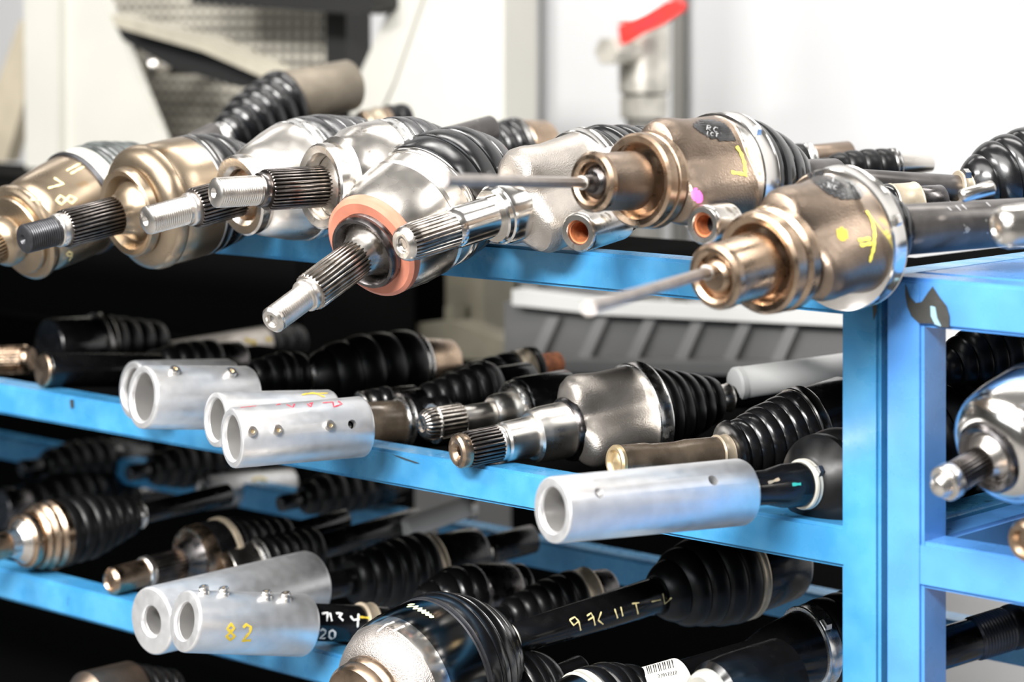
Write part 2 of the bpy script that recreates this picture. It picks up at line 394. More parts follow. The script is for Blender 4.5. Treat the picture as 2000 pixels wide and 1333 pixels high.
# ------------------------------------------------------------------ the racks
P1 = (0.0, 0.0255); P2 = (0.0297, 0.0535)
def rack(label, x0, x1, posts, m, tops, h, deep=0.385):
    t = empty('storage_rack', (x0, 0, 0), label, 'rack', 'blue tube racks standing side by side')
    for (a, b) in posts:
        for ya in (0.0, deep-0.0255): boxm('post', a, b, ya, ya+0.0255, 0, tops[0][1]-0.001, m, t, 0.002)
    for z0, z1 in tops:
        for ya in ((0.0, deep-0.0255) if z0 < 0.8 else (0.0,)): boxm('rail', x0+.001, x1-.001, ya+0.0006, ya+0.0249, z0, z1, m, t, 0.002)
        for (a, b) in posts: boxm('side_rail', a+.001, b-.001, 0.024, deep-0.024, z0, z1-0.001, m, t, 0.002)
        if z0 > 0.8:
            top_left = z0 > 0.95 and x1 < 0.1      # added light blocker, cut back at upper left so light reaches the rear
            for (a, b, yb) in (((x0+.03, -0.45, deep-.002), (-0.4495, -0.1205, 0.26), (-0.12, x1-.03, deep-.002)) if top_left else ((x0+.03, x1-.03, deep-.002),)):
                boxm('light_blocker', a, b, 0.10 if yb == 0.26 else 0.0265, yb, z0+.004, z0+.0055, 'blockerdark', t, 0)  # added dark sheet keeping overhead light out of the shelf interior
    return t
tops = [(0.9986, 1.0216), (0.8571, 0.8801), (0.7134, 0.7364), (0.5715, 0.5945), (0.30, 0.323)]
ra = rack('blue steel tube rack left of the paired posts, loaded with drive shafts on three levels', -2.05, 0.0255, [(-2.05, -2.0245), P1], 'blue', tops, 1)
rb = rack('blue steel tube rack right of the paired posts with chipped paint at its top corner', 0.0297, 0.62, [P2, (0.595, 0.62)], 'blueside', [(0.996, 1.0225), (0.8541, 0.8791), (0.7134, 0.7364), (0.5715, 0.5945), (0.30, 0.323)], 1)
boxm('top_plate', 0.034, 0.13, 0.03, 0.35, 1.0205, 1.0225, 'blueside', rb, 0.0005)
def face_blob(name, m, poly, parent, Y=-0.0005):
    pts = [at(x, y, Y)-parent.location for x, y in poly]; n = len(pts)
    vs = pts+[p+Vector((0, 0.0004, 0)) for p in pts]
    link(name, vs, [list(range(n)), list(range(2*n-1, n-1, -1))]+[[i, (i+1) % n, (i+1) % n+n, i+n] for i in range(n)], m, parent, smooth=False)
face_blob('paint_chip', 'chip', [(1768, 556), (1776, 580), (1788, 592), (1800, 590), (1812, 572), (1821, 560), (1834, 580), (1848, 598), (1854, 618), (1854, 640), (1836, 640), (1820, 632), (1795, 632), (1780, 618), (1772, 600), (1768, 576)], rb)
face_blob('paint_chip', 'chiplight', [(1817, 598), (1826, 600), (1830, 622), (1838, 638), (1826, 634), (1818, 618)], rb, -0.0009)
face_blob('paint_chip', 'chip', [(1702, 575), (1708, 560), (1712, 580), (1712, 610), (1706, 625), (1704, 600), (1698, 594)], ra)
face_blob('paint_chip', 'chip', [(768, 889), (780, 892), (800, 899), (818, 905), (812, 905), (790, 898)], ra)
face_blob('paint_chip', 'chip', [(136, 782), (142, 780), (143, 796), (138, 798)], ra)

# ------------------------------------------------------------------ behind the racks
YB = 0.67
pr = empty('hydraulic_press', at(190, 320, YB), 'cream painted press frame with tall post and wide gusset plates behind rack', 'press')
prism('post', [(46, -60), (114, -60), (114, 332), (50, 332)], YB, 0.04, 'cream', pr)
prism('gusset_plate', [(117, -60), (180, -60), (340, 330), (117, 330)], YB+0.012, 0.012, 'cream', pr)
prism('brace', [(-60, 316), (38, 40), (46, 90), (46, 200), (12, 316)], YB+0.06, 0.02, 'beige', pr)
YC = 0.77
p2 = empty('press_column', at(850, 300, YC), 'white tapering machine column standing between mesh guard and valve pipe', 'machine')
prism('column', [(850, -60), (985, -60), (985, 330), (945, 480), (870, 480), (700, 330), (775, 160)], YC, 0.05, 'cream', p2)
prism('column_foot', [(870, 480), (945, 480), (945, 650), (870, 650)], YC, 0.05, 'beigeshaded', p2)
prism('gusset_plate', [(795, -60), (845, -60), (770, 160), (690, 330), (682, 190)], YC+0.02, 0.012, 'cream', p2)
br = empty('slanted_bar', at(400, 90, 0.63), 'beige flat bar slanting down across the perforated guard', 'bar')
prism('bar', [(215, 28), (400, 75), (572, 152), (560, 172), (395, 100), (225, 52)], 0.63, 0.03, 'creamedge', br)
prism('backing_strip', [(225, 50), (400, 100), (545, 165), (470, 172), (330, 130), (240, 78)], 0.665, 0.004, 'blackmachine', br)
# perforated guard sheet, one sheet with punched square holes
def perforated():
    x0, x1, y0, y1 = at(195, 0, 0.85).x, at(652, 0, 0.85).x, at(400, 322, 0.85).z, at(400, -40, 0.85).z
    nx, ny = 27, 17; vs = []; fs = []
    for i in range(nx):
        for j in range(ny):
            a0 = x0+(x1-x0)*i/nx; a1 = x0+(x1-x0)*(i+1)/nx; b0 = y0+(y1-y0)*j/ny; b1 = y0+(y1-y0)*(j+1)/ny
            c0, c1 = a0+(a1-a0)*.17, a0+(a1-a0)*.83; d0, d1 = b0+(b1-b0)*.22, b0+(b1-b0)*.78; o = len(vs)
            out = [(a0, b0), (a1, b0), (a1, b1), (a0, b1)]; inn = [(c0, d0), (c1, d0), (c1, d1), (c0, d1)]
            for yy in (0.85, 0.853): vs += [(x, yy, z) for x, z in out]+[(x, yy, z) for x, z in inn]
            for k in range(4):
                l = (k+1) % 4; fs += [[o+k, o+l, o+4+l, o+4+k], [o+8+k, o+8+l, o+12+l, o+12+k], [o+4+k, o+4+l, o+12+l, o+12+k]]
    return vs, fs
v_, f_ = perforated()
gd = empty('machine_guard', (at(430, 322, 0.85).x, 0.85, at(430, 322, 0.85).z), 'perforated metal guard in a black frame behind the upper shafts', 'guard')
link('perforated_sheet', [Vector(v)-gd.location for v in v_], f_, 'mesh', gd, smooth=False)
prism('backing_panel', [(150, -60), (690, -60), (690, 312), (150, 312)], 0.91, 0.02, 'blackmachine', gd)
prism('frame_post', [(636, -60), (676, -60), (676, 200), (636, 200)], 0.82, 0.04, 'blackmachine', gd)
prism('frame_rail', [(372, -60), (728, -60), (728, 16), (700, 28), (372, 6)], 0.75, 0.04, 'blackmachine', gd)
kb = empty('clamp_knob', at(292, 132, 0.74), 'shiny round steel knob on the slanted bar behind the cream gusset', 'knob')
q = at(292, 132, 0.74)
tube('knob', q+Vector((0, 0.03, 0)), q-Vector((0, 0.01, 0)), 0.012, 'polished', kb, prof=[(0, 0), (0, .006), (.018, .006), (.022, .011), (.03, .013), (.037, .010), (.04, 0)])
tube('stem', q+Vector((0, 0.03, 0)), q+Vector((0, 0.10, 0)), 0.010, 'darksteel', kb)
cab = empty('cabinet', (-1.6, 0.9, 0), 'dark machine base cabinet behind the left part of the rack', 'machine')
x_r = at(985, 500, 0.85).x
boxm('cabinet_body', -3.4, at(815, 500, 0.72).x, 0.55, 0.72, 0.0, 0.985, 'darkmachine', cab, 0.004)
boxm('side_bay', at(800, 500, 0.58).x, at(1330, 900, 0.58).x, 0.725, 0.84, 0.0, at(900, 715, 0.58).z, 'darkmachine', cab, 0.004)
prism('shade_panel', [(690, 470), (990, 480), (990, 735), (690, 735)], 0.86, 0.02, 'darkmachine', cab)  # added black panel standing for the darkness behind the column
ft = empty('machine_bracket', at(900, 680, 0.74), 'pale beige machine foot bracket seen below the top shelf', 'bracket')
prism('rib', [(868, 600), (884, 590), (884, 660), (868, 660)], 0.74, 0.02, 'beigeshaded', ft)
prism('base_flange', [(815, 632), (880, 628), (1010, 676), (985, 705), (860, 700), (812, 655)], 0.73, 0.035, 'beigeshaded', ft)
tr = empty('parts_tray', at(1300, 700, 0.7), 'grey ribbed metal tray standing behind the rack below top shelf', 'tray')
prism('tray_wall', [(985, 590), (1700, 632), (1700, 720), (985, 705)], 0.70, 0.015, 'greymachine', tr)
prism('tray_lip', [(1000, 566), (1180, 588), (1700, 612), (1700, 640), (1180, 615), (1000, 596)], 0.685, 0.02, 'greylip', tr)
for i in range(6):
    x = 1040+i*95; prism('rib', [(x+30, 620), (x+52, 621), (x+14, 706), (x-10, 706)], 0.692, 0.008, 'greymachine2', tr)
prism('tray_floor', [(985, 702), (1700, 716), (1700, 736), (985, 728)], 0.66, 0.05, 'greymachine', tr)
# wall pipe and grey trim
tube('trim_1', Vector((at(1020, 0, 1.30).x, 1.31, 0)), Vector((at(1020, 0, 1.30).x, 1.31, 2.75)), 0.017, 'greypipe', None)['kind'] = 'structure'
VY = 1.05
vx = at(1258, 100, VY).x
def vz(py): return at(1258, py, VY).z
va = empty('ball_valve', (vx, VY, vz(240)), 'nickel ball valve with red lever on wall pipe behind the top shelf', 'valve')
def vt(name, y0, y1, rpx, m, hexa=False, dx=0):
    sc = (at(1258, 100, VY)-CAM).dot(FW)/FPX; c = Vector((vx+dx, VY, 0))
    z0, z1 = vz(y0), vz(y1); L = z0-z1
    return tube(name, c+Vector((0, 0, z1)), c+Vector((0, 0, z0)), rpx*sc, m, va, n=6 if hexa else 32)
vt('pipe', -220, -2, 44, 'wallwhite'); vt('collar', -6, 40, 54, 'white')
vt('valve_body', 44, 182, 50, 'nickel'); vt('neck_ring', 40, 50, 46, 'darksteel'); vt('neck_ring', 180, 188, 44, 'darksteel')
vt('hex_nut', 186, 232, 50, 'nickel', True); vt('pipe', 232, 900, 36, 'darkpipe')
p = at(1258, 100, VY); q0 = at(1195, 100, VY-0.07)
tube('stem', p, q0, 0.015, 'nickel', va); tube('stem_nut', q0+(p-q0)*.15, q0-(p-q0).normalized()*0.012, 0.017, 'nickel', va, n=6)
YL = VY-0.075
lv = prism('lever', [(1207, 52), (1262, 26), (1300, 4), (1322, 0), (1334, 8), (1330, 22), (1290, 48), (1250, 66), (1222, 84), (1212, 86)], YL, 0.008, 'lever', va)
lv['label'] = 'red lever'
g = []
for i, c in enumerate('TAHHSI'):
    for st in GL[c]:
        g.append([(1238+(i*1.3+a)*8*.88+b*2, 54-(i*1.3+a)*8*.47+b*9) for a, b in st])
V = []; Fc = []
for st in g:
    for (x0, y0), (x1, y1) in zip(st, st[1:]):
        dx, dy = x1-x0, y1-y0; l = math.hypot(dx, dy) or 1; nx, ny = -dy/l*1.1, dx/l*1.1; o = len(V)
        V += [at(x0+nx, y0+ny, YL-.0005)-va.location, at(x1+nx, y1+ny, YL-.0005)-va.location, at(x1-nx, y1-ny, YL-.0005)-va.location, at(x0-nx, y0-ny, YL-.0005)-va.location]; Fc.append([o, o+1, o+2, o+3])
w_ = link('lettering', V, Fc, 'redink', None, smooth=False); w_.parent = lv
tube('pipe_shadow', Vector((at(1322, 0, 1.33).x, 1.335, 0)), Vector((at(1322, 0, 1.33).x, 1.335, 2.75)), 0.010, 'darkpipe', None)['kind'] = 'structure'  # dark strip standing in for the valve pipe's shadow on the wall

# ------------------------------------------------------------------ TOP SHELF
def lob(a, t0, t1, end=0.0): return lambda t: a*(1-(t-t0)/(t1-t0)*(1-end)) if t < t1 else a*end
D = 'drive_shaft'
th1 = Thing(D, 'gold-brown joint with chalked 18 at the left end of top shelf', 'drive shaft', (-113, 534), -27, 60, [
    ('threaded_end', 'oxide', thr(0, 50, 28)), ('splined_stub', 'brass', cyl(50, 122, 34), dict(teeth=30)),
    ('flange_ring', 'brass', [(118, 0), (118, 38), (124, 46), (130, 50), (148, 50), (152, 44), (158, 60), (160, 78), (163, 80), (172, 78), (174, 0)]),
    ('flange', 'brass', [(166, 0), (168, 92), (172, 98), (178, 99), (186, 96), (190, 88), (196, 0)]),
    ('housing', 'brass', [(186, 0), (188, 86), (196, 93), (210, 97), (260, 102), (296, 102), (300, 98), (300, 0)]),
    ('clamp', 'oxide', band(296, 306, 106)), ('boot_collar', 'bandcream', cyl(306, 334, 103)),
    ('boot', 'rubbergreen', boot([(330, 104), (370, 98), (440, 62)], 5, 5)), ('shaft_bar', 'barsteel', cyl(436, 600, 24))], rest=1)
th1.stroke('chalk_writing', 'yellowpale', [[(130, 334), (158, 319)], [(138, 340), (164, 326)], [(94, 368), (124, 360), (106, 348)], [(60, 390), (90, 395)], *glyphs('8', 148, 378, 22, 40, 84, up=176), *glyphs('9', 128, 490, 16, 18, 10)], 5)

th2 = Thing(D, 'tan bronze joint with black threaded tip, second from left on top shelf', 'drive shaft', (45, 468), -14.5, 60, [
    ('threaded_end', 'oxide', thr(0, 68, 29), dict(label='black threaded end')), ('neck', 'steel', cyl(66, 86, 33)),
    ('splined_stub', 'splinedark', cyl(82, 190, 38), dict(teeth=30, depth=6)),
    ('neck_flare', 'brass', [(186, 0), (186, 38), (194, 40), (204, 45), (214, 54), (224, 62), (228, 0)]),
    ('flange_ring', 'brass', [(228, 0), (228, 62), (218, 68), (208, 74), (205, 84), (208, 88), (222, 89), (226, 84), (230, 0)]),
    ('housing_nose', 'brass', [(222, 0), (224, 84), (226, 96), (230, 110), (238, 120), (250, 124), (258, 124), (262, 120), (264, 0)]),
    ('housing', 'brass', [(260, 0), (262, 117), (270, 121), (300, 121), (336, 119), (338, 0)]),
    ('clamp', 'banddark', band(336, 356, 118)), ('boot', 'rubbershiny', boot([(352, 120), (400, 110), (480, 60)], 4, 8, True)), ('shaft_bar', 'barsteel', cyl(476, 640, 26))], rest=1)

th3 = Thing(D, 'silver joint with bright threaded tip, behind the near-level splined stub', 'drive shaft', (285, 432), -15, 60, [
    ('threaded_end', 'steel', thr(0, 84, 28.5)), ('collar', 'steel', cyl(84, 98, 33)), ('splined_stub', 'splinedark', cyl(96, 188, 40), dict(teeth=30, depth=6)),
    ('neck_flare', 'bronze', [(184, 0), (184, 38), (196, 42), (206, 50), (210, 0)]),
    ('flange', 'steelworn', [(210, 0), (210, 50), (196, 52), (189, 60), (187, 76), (190, 80), (204, 80), (208, 74), (214, 74), (216, 0)]),
    ('housing', 'steel', [(210, 0), (212, 78), (220, 88), (240, 97), (270, 110), (292, 117), (300, 117), (302, 0)]),
    ('clamp', 'band', band(298, 326, 118)), ('boot', 'rubberdusty', boot([(324, 121), (370, 116), (440, 92), (480, 60)], 6, 7, True)), ('shaft_bar', 'barsteel', cyl(478, 700, 26))], rest=1)

th4 = Thing(D, 'silver joint whose level splined stub crosses in front of a brighter boot', 'drive shaft', (418, 377), -3.5, 61, [
    ('threaded_end', 'steel', thr(0, 88, 30)), ('collar', 'splinedark', cyl(86, 104, 34)), ('splined_stub', 'splinedark', cyl(100, 214, 41), dict(teeth=32, depth=6)),
    ('neck_flare', 'steelworn', [(208, 0), (208, 40), (216, 42), (224, 48), (230, 58), (232, 0)]),
    ('flange', 'steelworn', [(232, 0), (231, 59), (216, 61), (208, 66), (205, 80), (208, 84), (222, 85), (224, 78), (234, 78), (236, 0)]),
    ('housing', 'steelworn', [(232, 0), (233, 84), (240, 96), (256, 101), (270, 112), (300, 120), (322, 123), (326, 120), (328, 0)]),
    ('clamp', 'band', band(325, 350, 123)), ('boot', 'rubberdusty', boot([(348, 128), (390, 126), (430, 108), (480, 76), (520, 52)], 8, 6, True)), ('shaft_bar', 'barsteel', cyl(516, 720, 26))], rest=1)

th5 = Thing(D, 'silver joint with orange copper ring, its stub pointing down off the rail', 'drive shaft', (530, 628), -36.5, 52, [
    ('threaded_end', 'steel', [(0, 0), (4, 12), (0, 14), (0, 22), (4, 27)]+[(8+i*2.1, 27-(i % 2)*1.2) for i in range(34)]+[(82, 25), (82, 0)]),
    ('collar', 'steel', cyl(80, 98, 33)), ('splined_stub', 'spline', cyl(94, 208, 39), dict(teeth=26, depth=6)),
    ('neck_flare', 'steelworn', [(200, 0), (202, 38), (214, 42), (226, 48), (238, 58), (240, 0)]),
    ('flange_ring', 'darksteel', [(238, 0), (238, 58), (226, 62), (220, 68), (220, 74), (226, 77), (232, 77), (234, 73), (238, 76), (244, 76), (246, 0)]),
    ('copper_ring', 'copper', [(240, 0), (240, 74), (238, 98), (242, 106), (252, 108), (256, 106), (258, 0)], dict(label='orange copper-coloured ring')),
    ('housing', 'steelworn', [(252, 0), (254, 104), (268, 112), (300, 121), (330, 125), (334, 122), (338, 126), (366, 125), (370, 0)]),
    ('clamp', 'polished', band(366, 380, 127)), ('boot', 'rubbershiny', boot([(376, 132), (420, 130), (470, 118), (520, 80)], 4, 10, True)), ('shaft_bar', 'barsteel', cyl(515, 600, 28))],
    rest=1, bend=(380, 470, -22, 50))

th6 = Thing(D, 'silver three-lobed joint with hollow splined tip, under the horizontal rod', 'drive shaft', (786, 478), -17.5, 56, [
    ('splined_stub', 'spline', [(4, 0), (4, 14), (0, 17), (0, 26), (3, 32), (9, 36), (24, 38), (98, 38), (98, 0)], dict(teeth=28, depth=5)),
    ('tip_ring', 'steelworn', [(2, 14), (-2, 18), (-3, 27), (1, 33), (7, 36), (12, 30), (8, 14)], dict(loop=1)),
    ('bore', 'polished', [(0, 18), (18, 16), (22, 0), (20, 0), (0, 15)], dict(loop=1)),
    ('bearing_shaft', 'polished', [(96, 0), (98, 36), (104, 40), (112, 41), (184, 41), (184, 0)]),
    ('collar', 'polished', [(182, 0), (182, 52), (185, 55), (192, 56), (194, 60), (200, 62), (238, 62), (240, 0)]),
    ('seal_ring', 'darksteel', cyl(238, 244, 68)),
    ('housing', 'cast', [(226, 0), (226, 70), (228, 92), (234, 108), (246, 117), (262, 117), (300, 110), (380, 112), (384, 0)], dict(lobe=lob(.40, 225, 400, .45), ph=-35, n=96)),
    ('clamp', 'polished', band(366, 392, 114)), ('boot', 'rubbershiny', boot([(372, 108), (420, 112), (490, 90), (560, 50)], 5, 8)), ('shaft_bar', 'barsteel', cyl(555, 700, 26))], rest=1)

th7 = Thing(D, 'brown three-lobed joint with pink dot and level rod in its hub', 'drive shaft', (1152, 356), -2, 45, [
    ('hub', 'bronze', [(26, 0), (26, 36), (4, 40), (0, 46), (0, 54), (5, 60), (12, 60), (14, 54), (18, 54), (20, 0)]),
    ('hub_barrel', 'castbrown', [(14, 0), (14, 54), (20, 57), (84, 58), (86, 0)]),
    ('hub_nut', 'darksteel', [(4, 0), (4, 22), (8, 30), (14, 34), (26, 34), (28, 0)]),
    ('flange_ring', 'bronze', [(120, 0), (118, 60), (98, 66), (90, 76), (88, 88), (92, 93), (104, 94), (108, 88), (110, 94), (120, 96), (122, 88), (130, 88), (132, 0)]),
    ('housing', 'castbrown', [(122, 0), (122, 84), (123, 100), (127, 113), (136, 120), (150, 121), (190, 117), (268, 124), (270, 0)], dict(lobe=lob(.44, 122, 300, .3), ph=-30, n=96)),
    ('clamp', 'polished', band(244, 276, 127)), ('boot', 'rubbershiny', boot([(262, 122), (300, 118), (360, 84), (400, 50)], 4, 7)), ('shaft_bar', 'barsteel', cyl(396, 480, 30))], d=1.325)

th8 = Thing(D, 'largest brown three-lobed joint with slanting rod, over the rack corner', 'drive shaft', (1392, 543), -17, 43, [
    ('hub', 'bronze', [(26, 0), (26, 40), (4, 45), (0, 52), (0, 60), (5, 66), (14, 67), (18, 62), (20, 0)]),
    ('hub_barrel', 'bronze', [(14, 0), (14, 60), (20, 63), (90, 66), (92, 0)]),
    ('hub_nut', 'bronze', [(2, 0), (2, 26), (6, 34), (12, 38), (26, 38), (28, 0)]),
    ('flange_ring', 'bronze', [(128, 0), (124, 66), (102, 70), (92, 82), (90, 94), (94, 101), (108, 103), (112, 95), (118, 95), (122, 104), (134, 106), (138, 96), (146, 94), (148, 0)]),
    ('housing', 'castbrown', [(140, 0), (140, 92), (142, 110), (147, 124), (156, 131), (170, 132), (210, 127), (278, 136), (280, 0)], dict(lobe=lob(.44, 140, 300, .25), ph=-25, n=96)),
    ('clamp', 'polished', band(250, 282, 140)), ('boot', 'rubbershiny', boot([(276, 136), (306, 122), (340, 90), (380, 56)], 4, 6)),
    ('shaft_bar', 'barsteel', cyl(374, 760, 50, 44))], rest=1, bend=(276, 330, -4, 60))
for T_, ph in ((th7, 0), (th8, 0)): pass
th7.ear(258, 128, 48, 'band'); th8.ear(266, 141, 18, 'band'); th6.ear(380, 115, 40)
th7.stroke('paint_mark', 'yellowchalk', [[(1438, 286), (1447, 300), (1454, 320), (1456, 345)], [(1428, 337), (1455, 341)]], 9)
th7.patch('paint_dot', 'pink', [(1350, 375), (1358, 370), (1366, 374), (1373, 386), (1370, 393), (1360, 392), (1352, 386)], label='pink paint dot')
th7.patch('rubber_badge', 'rubberdusty', [(1352, 246), (1366, 236), (1392, 234), (1414, 242), (1428, 256), (1436, 272), (1410, 274), (1386, 268), (1368, 258)])
th7.stroke('embossed_letters', 'greyink', glyphs('RC', 1380, 246, 10, 9, 12)+glyphs('ICT', 1378, 257, 7, 7, 12), 2.5, lift=.0006)
th8.stroke('paint_mark', 'yellowchalk', [[(1693, 412), (1703, 430), (1708, 455), (1706, 485), (1698, 512)], [(1676, 470), (1700, 466)], [(1680, 480), (1702, 476)]], 8)
th8.patch('paint_dot', 'yellowink', [(1634, 452), (1644, 446), (1654, 452), (1655, 464), (1646, 472), (1636, 466)])
th8.patch('rubber_badge', 'rubberdusty', [(1574, 338), (1600, 336), (1640, 346), (1668, 366), (1682, 388), (1650, 390), (1616, 378), (1592, 360)])
th8.stroke('embossed_letters', 'greyink', glyphs('I', 1624, 348, 8, 9, 15)+glyphs('RC', 1618, 360, 8, 8, 15), 2.5, lift=.0006)
th8.stroke('scratch_marks', 'greyink', [[(1850, 405), (1858, 412)], [(1866, 402), (1876, 412)], [(1878, 400), (1888, 410)], [(1926, 396), (1934, 404)]], 4)

def rod(label, p0, d0, p1, d1, w):
    a = CAM+ray(*p0)*d0; b = CAM+ray(*p1)*d1; r = empty('steel_rod', a, label, 'rod')
    L = (b-a).length
    tube('rod_shank', a, b, w, 'castbright', r, n=8, rect=None, prof=[(0, 0), (0, w*.8), (.004, w), (L-.012, w), (L, w*1.1), (L, 0)])
    tube('rod_head', a, a+(b-a).normalized()*.012, w*1.35, 'steel', r, n=12)
rod('thin dull steel rod lying level in the hub of pink-dotted joint', (1146, 357), th7.k+.012, (862, 352), th7.k-.24, .0030)
rod('thin dull steel rod slanting down from the largest brown joint', (1388, 530), th8.k+.012, (1150, 603), th8.k-.24, .0030)

def pipe_end(label, tip, ang, th, ro, ri, L, m, mi, Y, cat='tube', name='hollow_shaft_end', rest=None):
    t = Thing(name, label, cat, tip, ang, th, [
        ('tube_wall', m, [(L, ro), (5, ro), (2, ro-1.5), (0, ro-5), (0, ri+4), (2, ri+2), (6, ri+1), (L, ri+1)], dict(loop=1)),
        ('bore_lining', mi, [(4, ri+2.5), (L-4, ri+2.5), (L-4, ri-.5), (4, ri-.5)], dict(loop=1)),
        ('bore_plug', 'void', [(L*.55, 0), (L*.55, ri), (L*.6, ri), (L*.6, 0)])], Y=Y, rest=rest)
    return t
pipe_end('rusty hollow shaft end peeking from below the pink-dotted joint', (1128, 455), -18, 33, 40, 21, 80, 'steelworn', 'rust', -0.055)
pipe_end('rusty hollow shaft end peeking above the slanting rod', (1372, 440), -4, 36, 40, 21, 48, 'steelworn', 'rust', -0.075)

# back row of the top shelf
def back(label, tip, ang, th, parts, **k): return Thing(D, label, 'drive shaft', tip, ang, th, parts, **k)
th9 = back('shaft with black ribbed boot and beige joint before the perforated guard', (392, 300), -32, 58, [
    ('shaft_bar', 'blackpaint', cyl(0, 40, 22)), ('clamp', 'band', band(30, 58, 34)), ('boot', 'rubbershiny', boot([(56, 40), (110, 60), (200, 66)], 6, 6)),
    ('housing', 'beigemetal', cyl(198, 330, 58, 50, 6))], Y=0.20, bend=(180, 230, -12, 60))
back('shaft end with beige band poking up behind bright silver boots', (640, 262), -12, 62, [
    ('shaft_bar', 'barsteel', cyl(0, 70, 24)), ('housing', 'bronze', cyl(66, 120, 30)), ('clamp', 'bandbeige', band(72, 104, 31)), ('boot', 'rubber', boot([(116, 32), (160, 28)], 2, 4))], Y=0.34)
back('shaft with shiny black boot behind the three-lobed silver joint', (860, 322), -12, 60, [
    ('shaft_bar', 'blackpaint', cyl(0, 30, 26)), ('boot', 'rubbershiny', boot([(24, 40), (80, 58), (150, 62)], 6, 6)),
    ('clamp', 'banddark', band(148, 160, 60)), ('housing', 'bronze', cyl(158, 220, 55, 44, 8))], Y=0.22)
back('dark boot tucked behind the hub of the pink-dotted joint', (1080, 322), -10, 60, [
    ('boot', 'rubber', boot([(0, 26), (60, 42), (150, 46)], 5, 4)), ('housing', 'blackpaint', cyl(146, 220, 40, 36, 5))], Y=0.20)
back('dark boot with bright rim, left of the long bare bar', (1480, 322), -6, 60, [
    ('boot', 'rubber', boot([(0, 26), (90, 34)], 4, 4)), ('clamp', 'band', band(88, 104, 31)), ('housing', 'castbrown', cyl(102, 180, 28))], Y=0.24)
back('flat black boot rising just above the long bare bar', (1590, 332), -3, 62, [
    ('boot', 'rubber', boot([(0, 18), (60, 34), (120, 36), (150, 34)], 5, 5)), ('clamp', 'banddark', band(146, 160, 33)), ('housing', 'steelworn', cyl(158, 230, 24, 16, 3)), ], Y=0.22)
th15 = back('long bare grey bar running into the large ribbed boot at right edge', (1524, 338), 5, 66, [
    ('shaft_bar', 'barsteel', cyl(0, 355, 18, 26)), ('clamp', 'bandbeige', band(345, 368, 34)),
    ('boot', 'rubbershiny', boot([(364, 38), (396, 66), (430, 84), (540, 100)], 5, 9)), ('housing', 'steelworn', cyl(538, 640, 90))], Y=0.085, bend=(345, 375, -13, 60))
th15.ear(356, 34, 60, 'band')
back('taped joint lying low between the largest joint and large boot', (1690, 405), -4, 62, [
    ('boot', 'rubbershiny', boot([(0, 36), (50, 44)], 3, 3)), ('clamp', 'bandbeige', band(48, 100, 42)), ('housing', 'darksteel', cyl(100, 150, 34))], Y=0.09)
back('small bright steel pin lying on the bar before the large boot', (1876, 384), -16, 64, [
    ('pin_body', 'steelworn', cyl(0, 66, 13, 15, 4))], Y=0.02)
back('rounded silver shaft tip reaching in from the right edge', (1944, 446), -6, 62, [
    ('tip', 'steelworn', [(2, 0), (4, 12), (0, 16), (2, 28), (10, 38), (22, 42), (60, 43), (62, 0)]), ('shaft_bar', 'steelworn', cyl(60, 230, 42))], Y=-0.075)

# ------------------------------------------------------------------ RIGHT RACK
r1 = Thing(D, 'round silver joint with pale splined tip on the right rack', 'drive shaft', (1826, 957), -31, 52, [
    ('stub_tip', 'steel', [(0, 0), (0, 8), (4, 18), (14, 25), (22, 27), (24, 0)]), ('tip_collar', 'steel', cyl(20, 42, 36)),
    ('splined_stub', 'splinedark', cyl(40, 110, 32), dict(teeth=26, depth=4)),
    ('neck_flare', 'steel', [(106, 0), (106, 32), (116, 38), (124, 50), (126, 0)]),
    ('flange_ring', 'darksteel', [(126, 0), (126, 50), (116, 56), (112, 66), (116, 72), (128, 74), (130, 0)]),
    ('housing', 'polished', [(124, 0), (124, 70), (128, 88), (140, 108), (156, 118), (190, 124), (236, 124), (240, 0)]),
    ('clamp', 'banddark', band(238, 256, 124)), ('boot', 'rubber', boot([(254, 122), (330, 90)], 4, 7)), ('shaft_bar', 'blackpaint', cyl(326, 400, 28))], Y=-0.07)
Thing(D, 'black ribbed boot below the top rail of the right rack', 'drive shaft', (1772, 742), -19, 60, [
    ('shaft_bar', 'blackpaint', cyl(0, 70, 22)), ('boot', 'rubber', boot([(66, 30), (110, 50), (200, 74)], 5, 6)), ('housing', 'blackpaint', cyl(198, 300, 70, 66, 6))], Y=0.10)
Thing(D, 'dark hollow-tipped joint cut by the right picture edge', 'drive shaft', (1996, 1062), -22, 48, [
    ('tip_ring', 'bronze', [(8, 0), (8, 20), (0, 26), (0, 36), (6, 42), (24, 43), (26, 0)]), ('housing', 'darksteel', cyl(24, 120, 44, 60))], Y=-0.06)
lb = Thing(D, 'black bar with worn sleeve in the lower right corner opening', 'drive shaft', (1760, 1292), -17, 62, [
    ('shaft_bar', 'blackpaint', cyl(0, 150, 40)), ('worn_sleeve', 'oxide', [(146, 0), (146, 40)]+[(150+i*3, 43-(i % 2)*1.2) for i in range(22)]+[(218, 40), (218, 0)]), ('boot', 'rubber', boot([(214, 44), (300, 46)], 3, 5))], Y=0.03)

